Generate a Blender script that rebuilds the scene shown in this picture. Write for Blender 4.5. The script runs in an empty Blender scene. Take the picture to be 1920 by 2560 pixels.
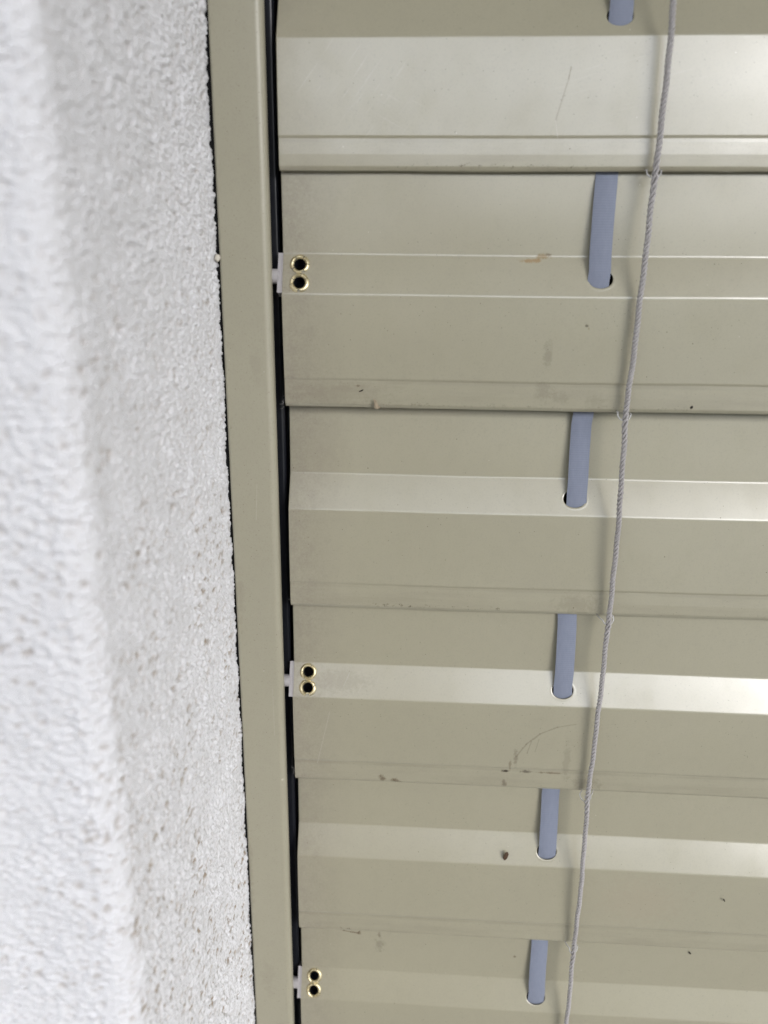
import bpy, bmesh, math, random
import numpy as np
from mathutils import Vector, Matrix

random.seed(7)
rng = np.random.default_rng(7)
sc = bpy.context.scene
COL = sc.collection
R = math.radians
MM = 0.001
Z0 = 1.60            # height of the camera's level on the blind above the ground

# ------------------------------------------------------------------ camera
cam = bpy.data.cameras.new("camera")
cam_o = bpy.data.objects.new("camera", cam)
COL.objects.link(cam_o)
sc.camera = cam_o
DIST = 0.28145
rw = Matrix(((0.9984356, 0.0257631, -0.0496247),
             (0.0549363, -0.2867749, 0.9564215),
             (0.0104093, -0.9576515, -0.2877416)))
m = Matrix.Identity(4)
for i in range(3):
    m[i][0] = rw[i][0]
    m[i][1] = -rw[i][1]
    m[i][2] = -rw[i][2]
m.translation = Vector((0, -DIST, Z0))
cam_o.matrix_world = m
cam.sensor_fit = 'VERTICAL'
cam.sensor_height = 36.0
cam.lens = 36.0 * 1935.0 / 2560.0
cam.clip_start = 0.01
cam.clip_end = 400
cam.dof.use_dof = True
cam.dof.focus_distance = 0.305
cam.dof.aperture_fstop = 8.3

# ------------------------------------------------------------------ light
SUN_AZ, SUN_EL = 38.0, 21.0        # degrees to the right of straight out from the wall, and up
world = bpy.data.worlds.new("World")
sc.world = world
world.use_nodes = True
wn = world.node_tree
bg = wn.nodes["Background"]
sky = wn.nodes.new("ShaderNodeTexSky")
sky.sky_type = 'NISHITA'
sky.sun_disc = False
sky.sun_elevation = R(SUN_EL)
sky.sun_rotation = R(180 - SUN_AZ)
sky.air_density = 1.0
sky.dust_density = 3.0
sky.ozone_density = 1.0
hs = wn.nodes.new("ShaderNodeHueSaturation")
hs.inputs["Saturation"].default_value = 0.12
cl = wn.nodes.new("ShaderNodeMixRGB")            # thin even cloud cover over the sky
cl.inputs[0].default_value = 0.95
cl.inputs[2].default_value = (12.7, 13.3, 14.6, 1)
wn.links.new(sky.outputs[0], hs.inputs["Color"])
wn.links.new(hs.outputs[0], cl.inputs[1])
wn.links.new(cl.outputs[0], bg.inputs[0])
bg.inputs[1].default_value = 0.15

sun = bpy.data.lights.new("sun", 'SUN')
sun.energy = 2.15
sun.angle = R(29)
sun.color = (1.0, 0.97, 0.94)
sun_o = bpy.data.objects.new("sun", sun)
COL.objects.link(sun_o)
sdir = Vector((math.sin(R(SUN_AZ)) * math.cos(R(SUN_EL)), -math.cos(R(SUN_AZ)) * math.cos(R(SUN_EL)), math.sin(R(SUN_EL))))
sun_o.rotation_euler = sdir.to_track_quat('Z', 'Y').to_euler()
sun_o.location = sdir * 20

sc.view_settings.view_transform = 'Standard'
sc.view_settings.look = 'None'
sc.view_settings.exposure = 0.31
sc.view_settings.gamma = 1.0
sc.view_settings.use_curve_mapping = False
sc.render.engine = 'CYCLES'
sc.cycles.max_bounces = 8
sc.cycles.use_denoising = True
sc.cycles.denoising_prefilter = 'NONE'
sc.cycles.use_adaptive_sampling = False
sc.cycles.sample_clamp_indirect = 4.0

# ------------------------------------------------------------------ helpers
def link(o, parent=None, loc=None):
    COL.objects.link(o)
    if parent is not None:
        o.parent = parent
    if loc is not None:
        o.location = loc
    return o

def tag(o, label=None, cat=None, group=None, kind=None):
    for k, v in (("label", label), ("category", cat), ("group", group), ("kind", kind)):
        if v:
            o[k] = v
    return o

def mesh_obj(name, verts, faces, mat, parent=None, loc=None, smooth=True):
    me = bpy.data.meshes.new(name)
    me.from_pydata([tuple(v) for v in verts], [], faces)
    me.materials.append(mat)
    if smooth:
        me.polygons.foreach_set("use_smooth", [True] * len(me.polygons))
    me.update()
    return link(bpy.data.objects.new(name, me), parent, loc)

def bm_obj(name, bm, mat, parent=None, loc=None, smooth=True):
    me = bpy.data.meshes.new(name)
    bm.to_mesh(me)
    bm.free()
    me.materials.append(mat)
    if smooth:
        me.polygons.foreach_set("use_smooth", [True] * len(me.polygons))
    return link(bpy.data.objects.new(name, me), parent, loc)

def tube(path, rad, seg=8, closed_ends=True):
    """verts, faces of a round tube along a list of Vectors; rad a number or a list"""
    V, F = [], []
    n = len(path)
    prev = None
    for i, p in enumerate(path):
        t = (path[min(i + 1, n - 1)] - path[max(i - 1, 0)]).normalized()
        if prev is None:
            a = Vector((0, 1, 0)) if abs(t.y) < 0.9 else Vector((1, 0, 0))
        else:
            a = prev
        u = (a - t * a.dot(t)).normalized()
        prev = u
        w = t.cross(u)
        r = rad[i] if isinstance(rad, (list, tuple)) else rad
        for k in range(seg):
            c = 2 * math.pi * k / seg
            V.append(p + u * (r * math.cos(c)) + w * (r * math.sin(c)))
    for i in range(n - 1):
        for k in range(seg):
            a, b = i * seg + k, i * seg + (k + 1) % seg
            F.append((a, b, b + seg, a + seg))
    if closed_ends:
        F.append(tuple(range(seg))[::-1])
        F.append(tuple((n - 1) * seg + k for k in range(seg)))
    return V, F

def merge(parts):
    V, F = [], []
    for v, f in parts:
        o = len(V)
        V += v
        F += [tuple(i + o for i in q) for q in f]
    return V, F

def round_poly(pts, steps=6):
    """pts: (x, y, radius); returns polyline with rounded corners and index ranges per corner"""
    out, rng_ = [], []
    for i, (x, y, r) in enumerate(pts):
        if r == 0 or i == 0 or i == len(pts) - 1:
            rng_.append((len(out), len(out)))
            out.append((x, y))
            continue
        p = Vector((x, y)); a = Vector(pts[i - 1][:2]); b = Vector(pts[i + 1][:2])
        da = (a - p).normalized(); db = (b - p).normalized()
        ang = math.acos(max(-1, min(1, da.dot(db))))
        tl = r / math.tan(ang / 2)
        A = p + da * tl; B = p + db * tl
        bis = (da + db).normalized()
        C = p + bis * (r / math.sin(ang / 2))
        a0 = math.atan2(A.y - C.y, A.x - C.x); a1 = math.atan2(B.y - C.y, B.x - C.x)
        d = a1 - a0
        while d > math.pi: d -= 2 * math.pi
        while d < -math.pi: d += 2 * math.pi
        s = len(out)
        ext = min(0.25, tl)                       # short flat margin so that the flat faces shade flat
        out.append(tuple(A + da * ext))
        for k in range(steps + 1):
            t = a0 + d * k / steps
            out.append((C.x + r * math.cos(t), C.y + r * math.sin(t)))
        out.append(tuple(B + db * ext))
        rng_.append((s, len(out) - 1))
    return out, rng_

class NT:
    """a tiny node builder"""
    def __init__(self, name):
        self.mat = bpy.data.materials.new(name)
        self.mat.use_nodes = True
        self.t = self.mat.node_tree
        self.p = self.t.nodes["Principled BSDF"]
        self.out = self.t.nodes["Material Output"]
    def node(self, kind, **kw):
        n = self.t.nodes.new(kind)
        for k, v in kw.items():
            setattr(n, k, v)
        return n
    def put(self, sock, v):
        if isinstance(v, bpy.types.NodeSocket):
            self.t.links.new(v, sock)
        else:
            sock.default_value = v
    def math(self, op, a, b=0.0, c=None, clamp=False):
        n = self.node("ShaderNodeMath", operation=op, use_clamp=clamp)
        self.put(n.inputs[0], a); self.put(n.inputs[1], b)
        if c is not None:
            self.put(n.inputs[2], c)
        return n.outputs[0]
    def noise(self, vec, scale, detail=3, rough=0.55):
        n = self.node("ShaderNodeTexNoise")
        n.inputs["Scale"].default_value = scale
        n.inputs["Detail"].default_value = detail
        n.inputs["Roughness"].default_value = rough
        self.put(n.inputs["Vector"], vec)
        return n.outputs[0]
    def ramp(self, v, a, b, smooth=True):
        n = self.node("ShaderNodeMapRange", interpolation_type='SMOOTHSTEP' if smooth else 'LINEAR')
        n.clamp = True
        self.put(n.inputs[0], v)
        n.inputs[1].default_value = a; n.inputs[2].default_value = b
        return n.outputs[0]
    def mix(self, f, a, b):
        n = self.node("ShaderNodeMixRGB")
        self.put(n.inputs[0], f)
        self.put(n.inputs[1], a if isinstance(a, bpy.types.NodeSocket) else (*a, 1))
        self.put(n.inputs[2], b if isinstance(b, bpy.types.NodeSocket) else (*b, 1))
        return n.outputs[0]
    def obj(self):
        return self.node("ShaderNodeTexCoord").outputs["Object"]
    def stretch(self, vec, sx, sy, sz, off=(0, 0, 0)):
        n = self.node("ShaderNodeMapping")
        n.inputs["Scale"].default_value = (sx, sy, sz)
        n.inputs["Location"].default_value = off
        self.put(n.inputs["Vector"], vec)
        return n.outputs[0]
    def bump(self, h, dist, strength=1.0, normal=None):
        n = self.node("ShaderNodeBump")
        n.inputs["Strength"].default_value = strength
        n.inputs["Distance"].default_value = dist
        self.put(n.inputs["Height"], h)
        if normal is not None:
            self.put(n.inputs["Normal"], normal)
        return n.outputs[0]
    def set(self, **kw):
        for k, v in kw.items():
            s = self.p.inputs[k.replace("_", " ")]
            if isinstance(v, tuple) and len(v) == 3:
                v = (*v, 1)
            self.put(s, v)

def plain(name, col, rough=0.6, spec=0.5, metal=0.0, var=0.1, scale=300, bump=0.0):
    b = NT(name)
    o = b.obj()
    n = b.noise(o, scale, 4)
    c = b.mix(n, tuple(x * (1 - var) for x in col), tuple(min(1, x * (1 + var)) for x in col))
    b.set(Base_Color=c, Roughness=b.math('MULTIPLY_ADD', n, 0.16, rough - 0.08), Metallic=metal)
    b.p.inputs["Specular IOR Level"].default_value = spec
    if bump:
        b.set(Normal=b.bump(n, bump))
    return b.mat

# ------------------------------------------------------------------ paint of the blind and its rail
PAINT = (0.388, 0.363, 0.264)

def paint_material(name, stains_and_sheen=(), streaks=(), seed=0.0, lip_dirt=0.0, lip_range=(0, 1), grime=1.0,
                   rail=False, scuffs=()):
    """satin lacquer with dust, specks and the dirt and reflection marks this one piece carries (positions in its own mm)"""
    b = NT(name)
    o = b.obj()
    sep = b.node("ShaderNodeSeparateXYZ")
    b.put(sep.inputs[0], o)
    x = b.math('MULTIPLY', sep.outputs[0], 1000.0)
    z = b.math('MULTIPLY', sep.outputs[2], 1000.0)
    os_ = b.stretch(o, 1, 1, 1, (seed, seed * 1.7, seed * 0.6))
    big = b.noise(os_, 22, 3)
    fine = b.noise(os_, 1600, 2)
    mid = b.noise(os_, 220, 5, 0.65)
    tone = PAINT if not rail else (0.365, 0.344, 0.258)
    col = b.mix(big, tuple(c * 0.97 for c in tone), tuple(c * 1.03 for c in tone))
    col = b.mix(b.math('MULTIPLY', b.ramp(fine, 0.50, 0.78), 0.26), col, (0.22, 0.20, 0.155))
    col = b.mix(b.math('MULTIPLY', b.ramp(mid, 0.40, 0.90), 0.16), col, (0.27, 0.235, 0.19))
    # dust and flecks: one speck in a share of the cells
    def specks(scale, share, size, off):
        v = b.node("ShaderNodeTexVoronoi")
        v.inputs["Scale"].default_value = scale
        b.put(v.inputs["Vector"], b.stretch(os_, 1, 1, 1, off))
        s2 = b.node("ShaderNodeSeparateColor")
        b.put(s2.inputs[0], v.outputs["Color"])
        keep = b.math('LESS_THAN', s2.outputs[0], share)
        rad = b.math('MULTIPLY_ADD', s2.outputs[1], size * 0.7, size * 0.45)
        dot = b.math('SUBTRACT', 1.0, b.math('DIVIDE', v.outputs["Distance"], rad), clamp=True)
        return b.math('MULTIPLY', b.ramp(dot, 0.0, 0.5), keep)
    dark = specks(210, 0.24, 0.055, (0.3, 0, 0.1))
    pale = specks(240, 0.11, 0.055, (1.3, 0.4, 0.7))
    tiny = specks(900, 0.10, 0.20, (2.1, 0.3, 0.2))
    col = b.mix(b.math('MULTIPLY', dark, 0.75), col, (0.085, 0.07, 0.052))
    col = b.mix(b.math('MULTIPLY', tiny, 0.55), col, (0.12, 0.10, 0.08))
    col = b.mix(b.math('MULTIPLY', pale, 0.65), col, (0.75, 0.74, 0.70))
    rough = b.math('MULTIPLY_ADD', big, 0.05, 0.265 if not rail else 0.38)
    film = b.noise(b.stretch(os_, 60, 60, 38), 1.0, 5, 0.68)
    cover = [b.math('MULTIPLY', b.ramp(film, 0.42, 0.80), 0.28), b.math('MULTIPLY', dark, 0.8), b.math('MULTIPLY', tiny, 0.4)]     # what dulls the lacquer
    if not rail:
        # brown-violet grime towards the cut end beside the rail
        g = b.math('MULTIPLY', b.ramp(x, 26.0, 0.0), b.ramp(b.math('ADD', b.math('MULTIPLY', mid, 0.5), b.math('MULTIPLY', b.noise(os_, 1100, 4, 0.7), 0.7)), 0.15, 1.0))
        g = b.math('MULTIPLY', g, 0.46 * grime)
        col = b.mix(g, col, (0.165, 0.130, 0.120))
        cover.append(b.math('MULTIPLY', g, 0.9))
        # film of dirt left along the seal groove and on the lip
        ls = b.noise(b.stretch(os_, 30, 1, 260), 1.0, 5, 0.7)
        lm = b.math('MULTIPLY', b.ramp(z, 11.0, 7.0), b.ramp(ls, 0.40, 0.75))
        col = b.mix(b.math('MULTIPLY', lm, 0.22), col, (0.20, 0.165, 0.125))
        gm = b.math('MULTIPLY', b.ramp(b.math('ABSOLUTE', b.math('SUBTRACT', z, 9.6)), 1.1, 0.3), b.ramp(ls, 0.2, 0.7))
        col = b.mix(b.math('MULTIPLY', gm, 0.25), col, (0.15, 0.125, 0.09))
        if lip_dirt > 0:
            v = b.noise(b.stretch(os_, 520, 1, 700), 1.0, 4, 0.7)
            band = b.ramp(b.math('ABSOLUTE', b.math('SUBTRACT', z, 1.7)), 1.2, 0.2)
            rngm = b.math('MULTIPLY', b.ramp(x, lip_range[0], lip_range[0] + 10), b.ramp(x, lip_range[1] + 8, lip_range[1] - 8))
            d = b.math('MULTIPLY', b.math('MULTIPLY', b.ramp(v, 0.54, 0.66), band), rngm)
            cover.append(b.math('MULTIPLY', d, lip_dirt))
            col = b.mix(b.math('MULTIPLY', d, lip_dirt * 0.75), col, (0.06, 0.048, 0.036))
    wob = b.math('SUBTRACT', b.noise(os_, 420, 4, 0.7), 0.5)
    wob2 = b.math('SUBTRACT', b.noise(os_, 900, 3, 0.7), 0.5)
    for (sx, sz, rx, rz, st, c) in stains_and_sheen:
        dx = b.math('DIVIDE', b.math('SUBTRACT', x, sx), rx)
        dz = b.math('DIVIDE', b.math('SUBTRACT', z, sz), rz)
        dd = b.math('SQRT', b.math('ADD', b.math('MULTIPLY', dx, dx), b.math('MULTIPLY', dz, dz)))
        dd = b.math('ADD', dd, b.math('MULTIPLY', wob, 2.6))
        mk = b.math('MULTIPLY', b.ramp(dd, 1.0, 0.2), st)
        col = b.mix(mk, col, c)
        cover.append(mk)
    for (x0, z0, x1, z1, w, st, c) in streaks:      # thin marks between two points
        lx, lz = x1 - x0, z1 - z0
        L2 = lx * lx + lz * lz
        px = b.math('SUBTRACT', x, x0); pz = b.math('SUBTRACT', z, z0)
        t = b.math('DIVIDE', b.math('ADD', b.math('MULTIPLY', px, lx), b.math('MULTIPLY', pz, lz)), L2, clamp=True)
        ex = b.math('SUBTRACT', px, b.math('MULTIPLY', t, lx)); ez = b.math('SUBTRACT', pz, b.math('MULTIPLY', t, lz))
        dd = b.math('SQRT', b.math('ADD', b.math('MULTIPLY', ex, ex), b.math('MULTIPLY', ez, ez)))
        dd = b.math('ADD', b.math('DIVIDE', dd, w), b.math('MULTIPLY', wob2, 1.6))
        mk = b.math('MULTIPLY', b.ramp(dd, 1.0, 0.3), st)
        col = b.mix(mk, col, c)
        cover.append(mk)
    # hairline scuffs: fine oblique scratches over a patch
    for (sx, sz, rx, rz, ang, st) in scuffs:
        dx = b.math('DIVIDE', b.math('SUBTRACT', x, sx), rx)
        dz = b.math('DIVIDE', b.math('SUBTRACT', z, sz), rz)
        dd = b.math('SQRT', b.math('ADD', b.math('MULTIPLY', dx, dx), b.math('MULTIPLY', dz, dz)))
        mp = b.node("ShaderNodeMapping")
        mp.inputs["Rotation"].default_value = (0, R(ang), 0)
        b.put(mp.inputs["Vector"], os_)
        nn = b.noise(b.stretch(mp.outputs[0], 60, 1, 1500), 1.0, 3, 0.6)
        mk = b.math('MULTIPLY', b.math('MULTIPLY', b.ramp(nn, 0.60, 0.70), b.ramp(dd, 1.1, 0.3)), st)
        col = b.mix(mk, col, (0.62, 0.61, 0.58))
        nn2 = b.noise(b.stretch(mp.outputs[0], 420, 1, 800), 1.0, 3, 0.6)
        mk = b.math('MULTIPLY', b.math('MULTIPLY', b.ramp(nn2, 0.62, 0.72), b.ramp(dd, 1.1, 0.3)), st)
        col = b.mix(mk, col, (0.17, 0.16, 0.13))
    left = None
    for mk in cover:
        k = b.math('SUBTRACT', 1.0, mk, clamp=True)
        left = k if left is None else b.math('MULTIPLY', left, k)
    b.put(b.p.inputs["Specular IOR Level"], b.math('MULTIPLY', left, 0.5))
    wave = b.noise(b.stretch(os_, 9, 9, 14), 1.0, 1)
    nrm = b.bump(wave, 0.0018, 1.0)
    nrm = b.bump(fine, 0.000012, 1.0, nrm)
    b.set(Base_Color=col, Roughness=rough, Normal=nrm)
    b.p.inputs["IOR"].default_value = 2.12 if not rail else 1.6
    return b.mat

BROWN = (0.13, 0.095, 0.060); GREYD = (0.15, 0.122, 0.092); RUST = (0.20, 0.12, 0.05); DARK = (0.05, 0.04, 0.03)
PALE = (0.62, 0.60, 0.55)
M_rail = paint_material("rail_paint", seed=3.3, rail=True,
                        stains_and_sheen=[(-56.2, 1600 - 203, 0.7, 0.9, 0.7, (0.66, 0.62, 0.52)), (-70.5, 1600 - 120, 2.0, 16, 0.16, (0.2, 0.17, 0.13)), (-61, 1600 - 30, 3.0, 9, 0.12, (0.2, 0.17, 0.13)),
                                (-71.5, 1600 - 250, 1.4, 30, 0.25, (0.2, 0.17, 0.13)), (-66, 1600 - 310, 4, 14, 0.12, (0.2, 0.17, 0.13))],
                        streaks=[(-63, 1600 - 88, -62.2, 1600 - 74, 0.16, 0.35, (0.60, 0.57, 0.48)), (-59, 1600 - 160, -58.8, 1600 - 182, 0.14, 0.3, (0.58, 0.55, 0.46))])
M_slat = {
    'T': paint_material("slat_paint_top", seed=0.2),
    'A': paint_material("slat_paint_a", seed=1.1, lip_dirt=0.8, lip_range=(32, 106), grime=0.35,
                        streaks=[(94.8, 31.1, 94.2, 27.5, 0.28, 0.5, GREYD), (94.2, 27.5, 90.9, 15.4, 0.26, 0.45, (0.26, 0.23, 0.19)),
                                 (90.9, 15.4, 92.0, 10.1, 0.22, 0.6, PALE)],
                        scuffs=[(26, 26, 26, 22, 52, 0.22), (40, 22, 22, 18, -28, 0.14), (110, 25, 45, 20, 14, 0.10)]),
    'B': paint_material("slat_paint_b", seed=2.7, lip_dirt=0.35, lip_range=(20, 150), grime=1.0,
                        stains_and_sheen=[(90.5, 53.4, 3.4, 1.3, 0.62, (0.27, 0.17, 0.06)), (86, 52.0, 5.0, 1.0, 0.6, (0.32, 0.18, 0.06)), (92.0, 54.0, 1.4, 0.8, 0.7, BROWN),
                                (93.6, 20.0, 2.0, 6.5, 0.28, GREYD), (93.0, 7.3, 4.5, 4.5, 0.24, GREYD), (99, 5.0, 4.0, 3.0, 0.2, GREYD),
                                (106.3, 30.5, 1.0, 0.7, 0.8, DARK), (107, 29.6, 0.6, 0.9, 0.5, RUST), (18, 5.5, 26, 5.5, 0.16, (0.17, 0.135, 0.11)),
                                (26.0, 8.2, 1.2, 0.6, 0.7, BROWN), (146, 2.4, 0.7, 0.6, 0.9, DARK), (112, 3.0, 5, 5, 0.15, GREYD),
                                (122, 30, 1.6, 14, 0.22, GREYD)]),
    'C': paint_material("slat_paint_c", seed=4.4, lip_dirt=0.85, lip_range=(22, 84), grime=0.9,
                        stains_and_sheen=[(10, 62, 16, 22, 0.08, (0.2, 0.15, 0.14)), (112, 4, 12, 6, 0.2, GREYD)]),
    'D': paint_material("slat_paint_d", seed=5.9, lip_dirt=0.15, lip_range=(60, 95), grime=0.9,
                        stains_and_sheen=[(36.5, 2.6, 1.9, 2.1, 0.75, BROWN), (41.6, 2.0, 2.3, 1.3, 0.8, BROWN), (43.4, 1.4, 2.6, 1.0, 0.5, BROWN),
                                (88.4, 8.9, 2.0, 0.8, 0.95, DARK), (87.9, 3.2, 1.5, 2.6, 0.65, GREYD), (92, 15, 1.2, 5.5, 0.5, GREYD), (97, 9.0, 3.6, 0.8, 0.65, DARK),
                                (107, 8.8, 8, 0.6, 0.6, BROWN), (90, 12, 0.8, 3, 0.5, BROWN), (20, 47, 16, 6, 0.25, (0.24, 0.21, 0.17)),
                                (122, 4, 8, 5, 0.28, GREYD), (113, 15, 2.2, 12, 0.22, GREYD)],
                        streaks=[(92.1, 16.2, 96.0, 22.5, 0.5, 0.35, GREYD), (96.0, 22.5, 101.3, 27.6, 0.5, 0.38, GREYD), (101.3, 27.6, 108.0, 31.0, 0.45, 0.33, GREYD),
                                 (108.0, 31.0, 115.4, 32.7, 0.4, 0.28, GREYD), (14.5, 34, 9.0, 9, 0.22, 0.35, PALE), (98, 24, 96.5, 18, 0.35, 0.3, GREYD), (101, 25, 99.8, 19, 0.3, 0.25, GREYD)],
                        scuffs=[(26, 46.5, 22, 7, 65, 0.2)]),
    'E': paint_material("slat_paint_e", seed=7.2, lip_dirt=0.8, lip_range=(3, 26), grime=0.85,
                        stains_and_sheen=[(150, 25, 26, 16, 0.16, (0.42, 0.33, 0.25))]),  # broad warm patch: a faint reflection of the surroundings put into the colour
    'F': paint_material("slat_paint_f", seed=8.8, grime=0.8,
                        stains_and_sheen=[(34, 79.0, 9, 1.2, 0.6, BROWN), (35.7, 74.2, 1.0, 1.6, 0.6, GREYD), (35.8, 68.5, 3.0, 5.0, 0.35, GREYD), (26.3, 74.4, 1.3, 1.2, 0.6, BROWN), (98.6, 65.9, 1.0, 0.8, 0.7, BROWN)],
                        streaks=[(19.0, 75.6, 23.0, 79.8, 0.35, 0.7, BROWN), (19.0, 75.6, 22.4, 75.0, 0.4, 0.55, BROWN), (22.4, 75.0, 26.0, 74.6, 0.45, 0.7, BROWN),
                                 (26.0, 74.6, 28.0, 78.6, 0.4, 0.65, BROWN), (28.0, 78.6, 40.0, 78.9, 0.5, 0.65, BROWN)]),
    'G': paint_material("slat_paint_g", seed=9.6),
}

# ------------------------------------------------------------------ other materials
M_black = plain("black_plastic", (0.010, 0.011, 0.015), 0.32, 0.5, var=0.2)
M_foam = plain("black_foam", (0.012, 0.012, 0.013), 0.9, 0.2, var=0.4, scale=900, bump=0.0005)
M_nylon = plain("white_nylon", (0.42, 0.40, 0.405), 0.55, 0.5, var=0.05, scale=500, bump=0.00005)
M_brass = NT("brass")
_o = M_brass.obj(); _n = M_brass.noise(_o, 900, 4, 0.65)
M_brass.set(Base_Color=M_brass.mix(_n, (0.80, 0.68, 0.38), (0.96, 0.88, 0.64)), Metallic=1.0, Roughness=M_brass.math('MULTIPLY_ADD', _n, 0.25, 0.32),
            Normal=M_brass.bump(_n, 0.00012))
M_brass = M_brass.mat
M_clip = NT("clear_plastic_clip")
M_clip.set(Base_Color=(0.80, 0.80, 0.80), Roughness=0.18)
M_clip.p.inputs["Transmission Weight"].default_value = 0.6
M_clip = M_clip.mat

def cord_material():
    b = NT("grey_cord")
    o = b.obj()
    n = b.noise(b.stretch(o, 2600, 2600, 420), 1.0, 3, 0.6)
    n2 = b.noise(o, 60, 3)
    c = b.mix(n, (0.28, 0.263, 0.261), (0.54, 0.515, 0.507))
    c = b.mix(b.math('MULTIPLY', b.ramp(n2, 0.45, 0.75), 0.35), c, (0.26, 0.235, 0.225))
    b.set(Base_Color=c, Roughness=0.85, Normal=b.bump(n, 0.00025))
    b.p.inputs["Sheen Weight"].default_value = 0.25
    return b.mat
M_cord = cord_material()

def tape_material():
    b = NT("blue_grey_tape")
    o = b.obj()
    sep = b.node("ShaderNodeSeparateXYZ")
    b.put(sep.inputs[0], o)
    w = b.math('SINE', b.math('MULTIPLY', sep.outputs[2], 2 * math.pi / 0.00085))
    w = b.math('MULTIPLY_ADD', w, 0.5, 0.5)
    w2 = b.math('MULTIPLY_ADD', b.math('SINE', b.math('MULTIPLY', sep.outputs[0], 2 * math.pi / 0.0006)), 0.5, 0.5)
    n = b.noise(b.stretch(o, 900, 900, 300), 1.0, 4)
    h = b.math('ADD', b.math('MULTIPLY', w, 0.7), b.math('ADD', b.math('MULTIPLY', w2, 0.2), b.math('MULTIPLY', n, 0.4)))
    c = b.mix(b.math('MULTIPLY_ADD', n, 0.8, b.math('MULTIPLY', w, 0.10), clamp=True), (0.180, 0.203, 0.270), (0.245, 0.270, 0.345))
    b.set(Base_Color=c, Roughness=0.75, Normal=b.bump(h, 0.00004))
    b.p.inputs["Sheen Weight"].default_value = 0.3
    return b.mat
M_tape = tape_material()

def stucco_material():
    b = NT("white_stucco")
    o = b.obj()
    a = b.node("ShaderNodeAttribute", attribute_name="dirt")
    n = b.noise(o, 26, 4)
    f = b.noise(o, 1400, 4, 0.65)
    c = b.mix(n, (0.725, 0.724, 0.745), (0.770, 0.769, 0.788))
    c = b.mix(b.math('MULTIPLY', b.ramp(f, 0.48, 0.8), 0.30), c, (0.50, 0.485, 0.47))
    c = b.mix(a.outputs["Fac"], c, (0.290, 0.230, 0.165))
    b.set(Base_Color=c, Roughness=1.0, Normal=b.bump(f, 0.0003))
    b.p.inputs["Specular IOR Level"].default_value = 0.12
    return b.mat
M_stucco = stucco_material()
M_stucco_far = plain("white_stucco_far", (0.69, 0.69, 0.715), 0.9, 0.3, var=0.05, scale=500, bump=0.001)
M_terrace = plain("dark_decking", (0.045, 0.043, 0.040), 0.8, 0.3, var=0.3, scale=6, bump=0.001)
M_ground = plain("pale_gravel", (0.24, 0.235, 0.215), 0.9, 0.3, var=0.25, scale=3, bump=0.002)
M_frame = plain("window_frame_dark", (0.02, 0.021, 0.024), 0.5)
M_glass = NT("window_glass_dark")
M_glass.set(Base_Color=(0.01, 0.011, 0.012), Roughness=0.05)
M_glass = M_glass.mat
M_conc = plain("concrete_soffit", (0.30, 0.295, 0.28), 0.9, 0.3, var=0.1, scale=20)

# ------------------------------------------------------------------ ground
tag(mesh_obj("ground", [(-200, -200, 0), (200, -200, 0), (200, 200, 0), (-200, 200, 0)], [(0, 1, 2, 3)], M_ground, smooth=False), kind="structure")
tag(mesh_obj("unseen_terrace", [(-4, -3.6, 0.02), (5, -3.6, 0.02), (5, 0.2, 0.02), (-4, 0.2, 0.02)], [(0, 1, 2, 3)], M_terrace, smooth=False), kind="structure")  # unseen dark floor, put in so the lower paint mirrors less light

# unseen hedge added behind the camera, its height set to darken low reflections
bm = bmesh.new()
bmesh.ops.create_grid(bm, x_segments=220, y_segments=26, size=1)
for v in bm.verts:
    gx, gy = v.co.x, (v.co.y + 1) / 2
    prof = 3.25 * math.sin(min(gy, 0.5) * math.pi) if gy < 0.5 else 3.25
    yy = -11.0 - (0.0 if gy < 0.72 else (gy - 0.72) / 0.28 * 1.2)
    zz = min(gy / 0.72, 1.0) * 3.25
    j = random.gauss(0, 0.05)
    v.co = Vector((gx * 30, yy + j, max(0, zz + random.gauss(0, 0.05) * (gy > 0.1))))
M_hedge = plain("hedge_green", (0.075, 0.09, 0.05), 0.8, 0.3, var=0.5, scale=14)
tag(bm_obj("hedge", bm, M_hedge, smooth=False), "unseen clipped green hedge added opposite the blind to darken its reflections", "hedge")

# ------------------------------------------------------------------ stucco wall
XW = -0.0735          # plane of the reveal
DC = 0.1235           # how far the house front stands in front of the blind

def hash2(i, j, k):
    h = (i * 374761393 + j * 668265263 + k * 1442695041) & 0xffffffff
    h = ((h ^ (h >> 13)) * 1274126177) & 0xffffffff
    h = h ^ (h >> 16)
    return (h & 0xffff) / 65535.0

def vnoise(x, y, k=0):
    i = np.floor(x).astype(np.int64); j = np.floor(y).astype(np.int64)
    fx = x - i; fy = y - j
    fx = fx * fx * (3 - 2 * fx); fy = fy * fy * (3 - 2 * fy)
    a = hash2(i, j, k); b = hash2(i + 1, j, k); c = hash2(i, j + 1, k); d = hash2(i + 1, j + 1, k)
    return (a * (1 - fx) + b * fx) * (1 - fy) + (c * (1 - fx) + d * fx) * fy

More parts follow.
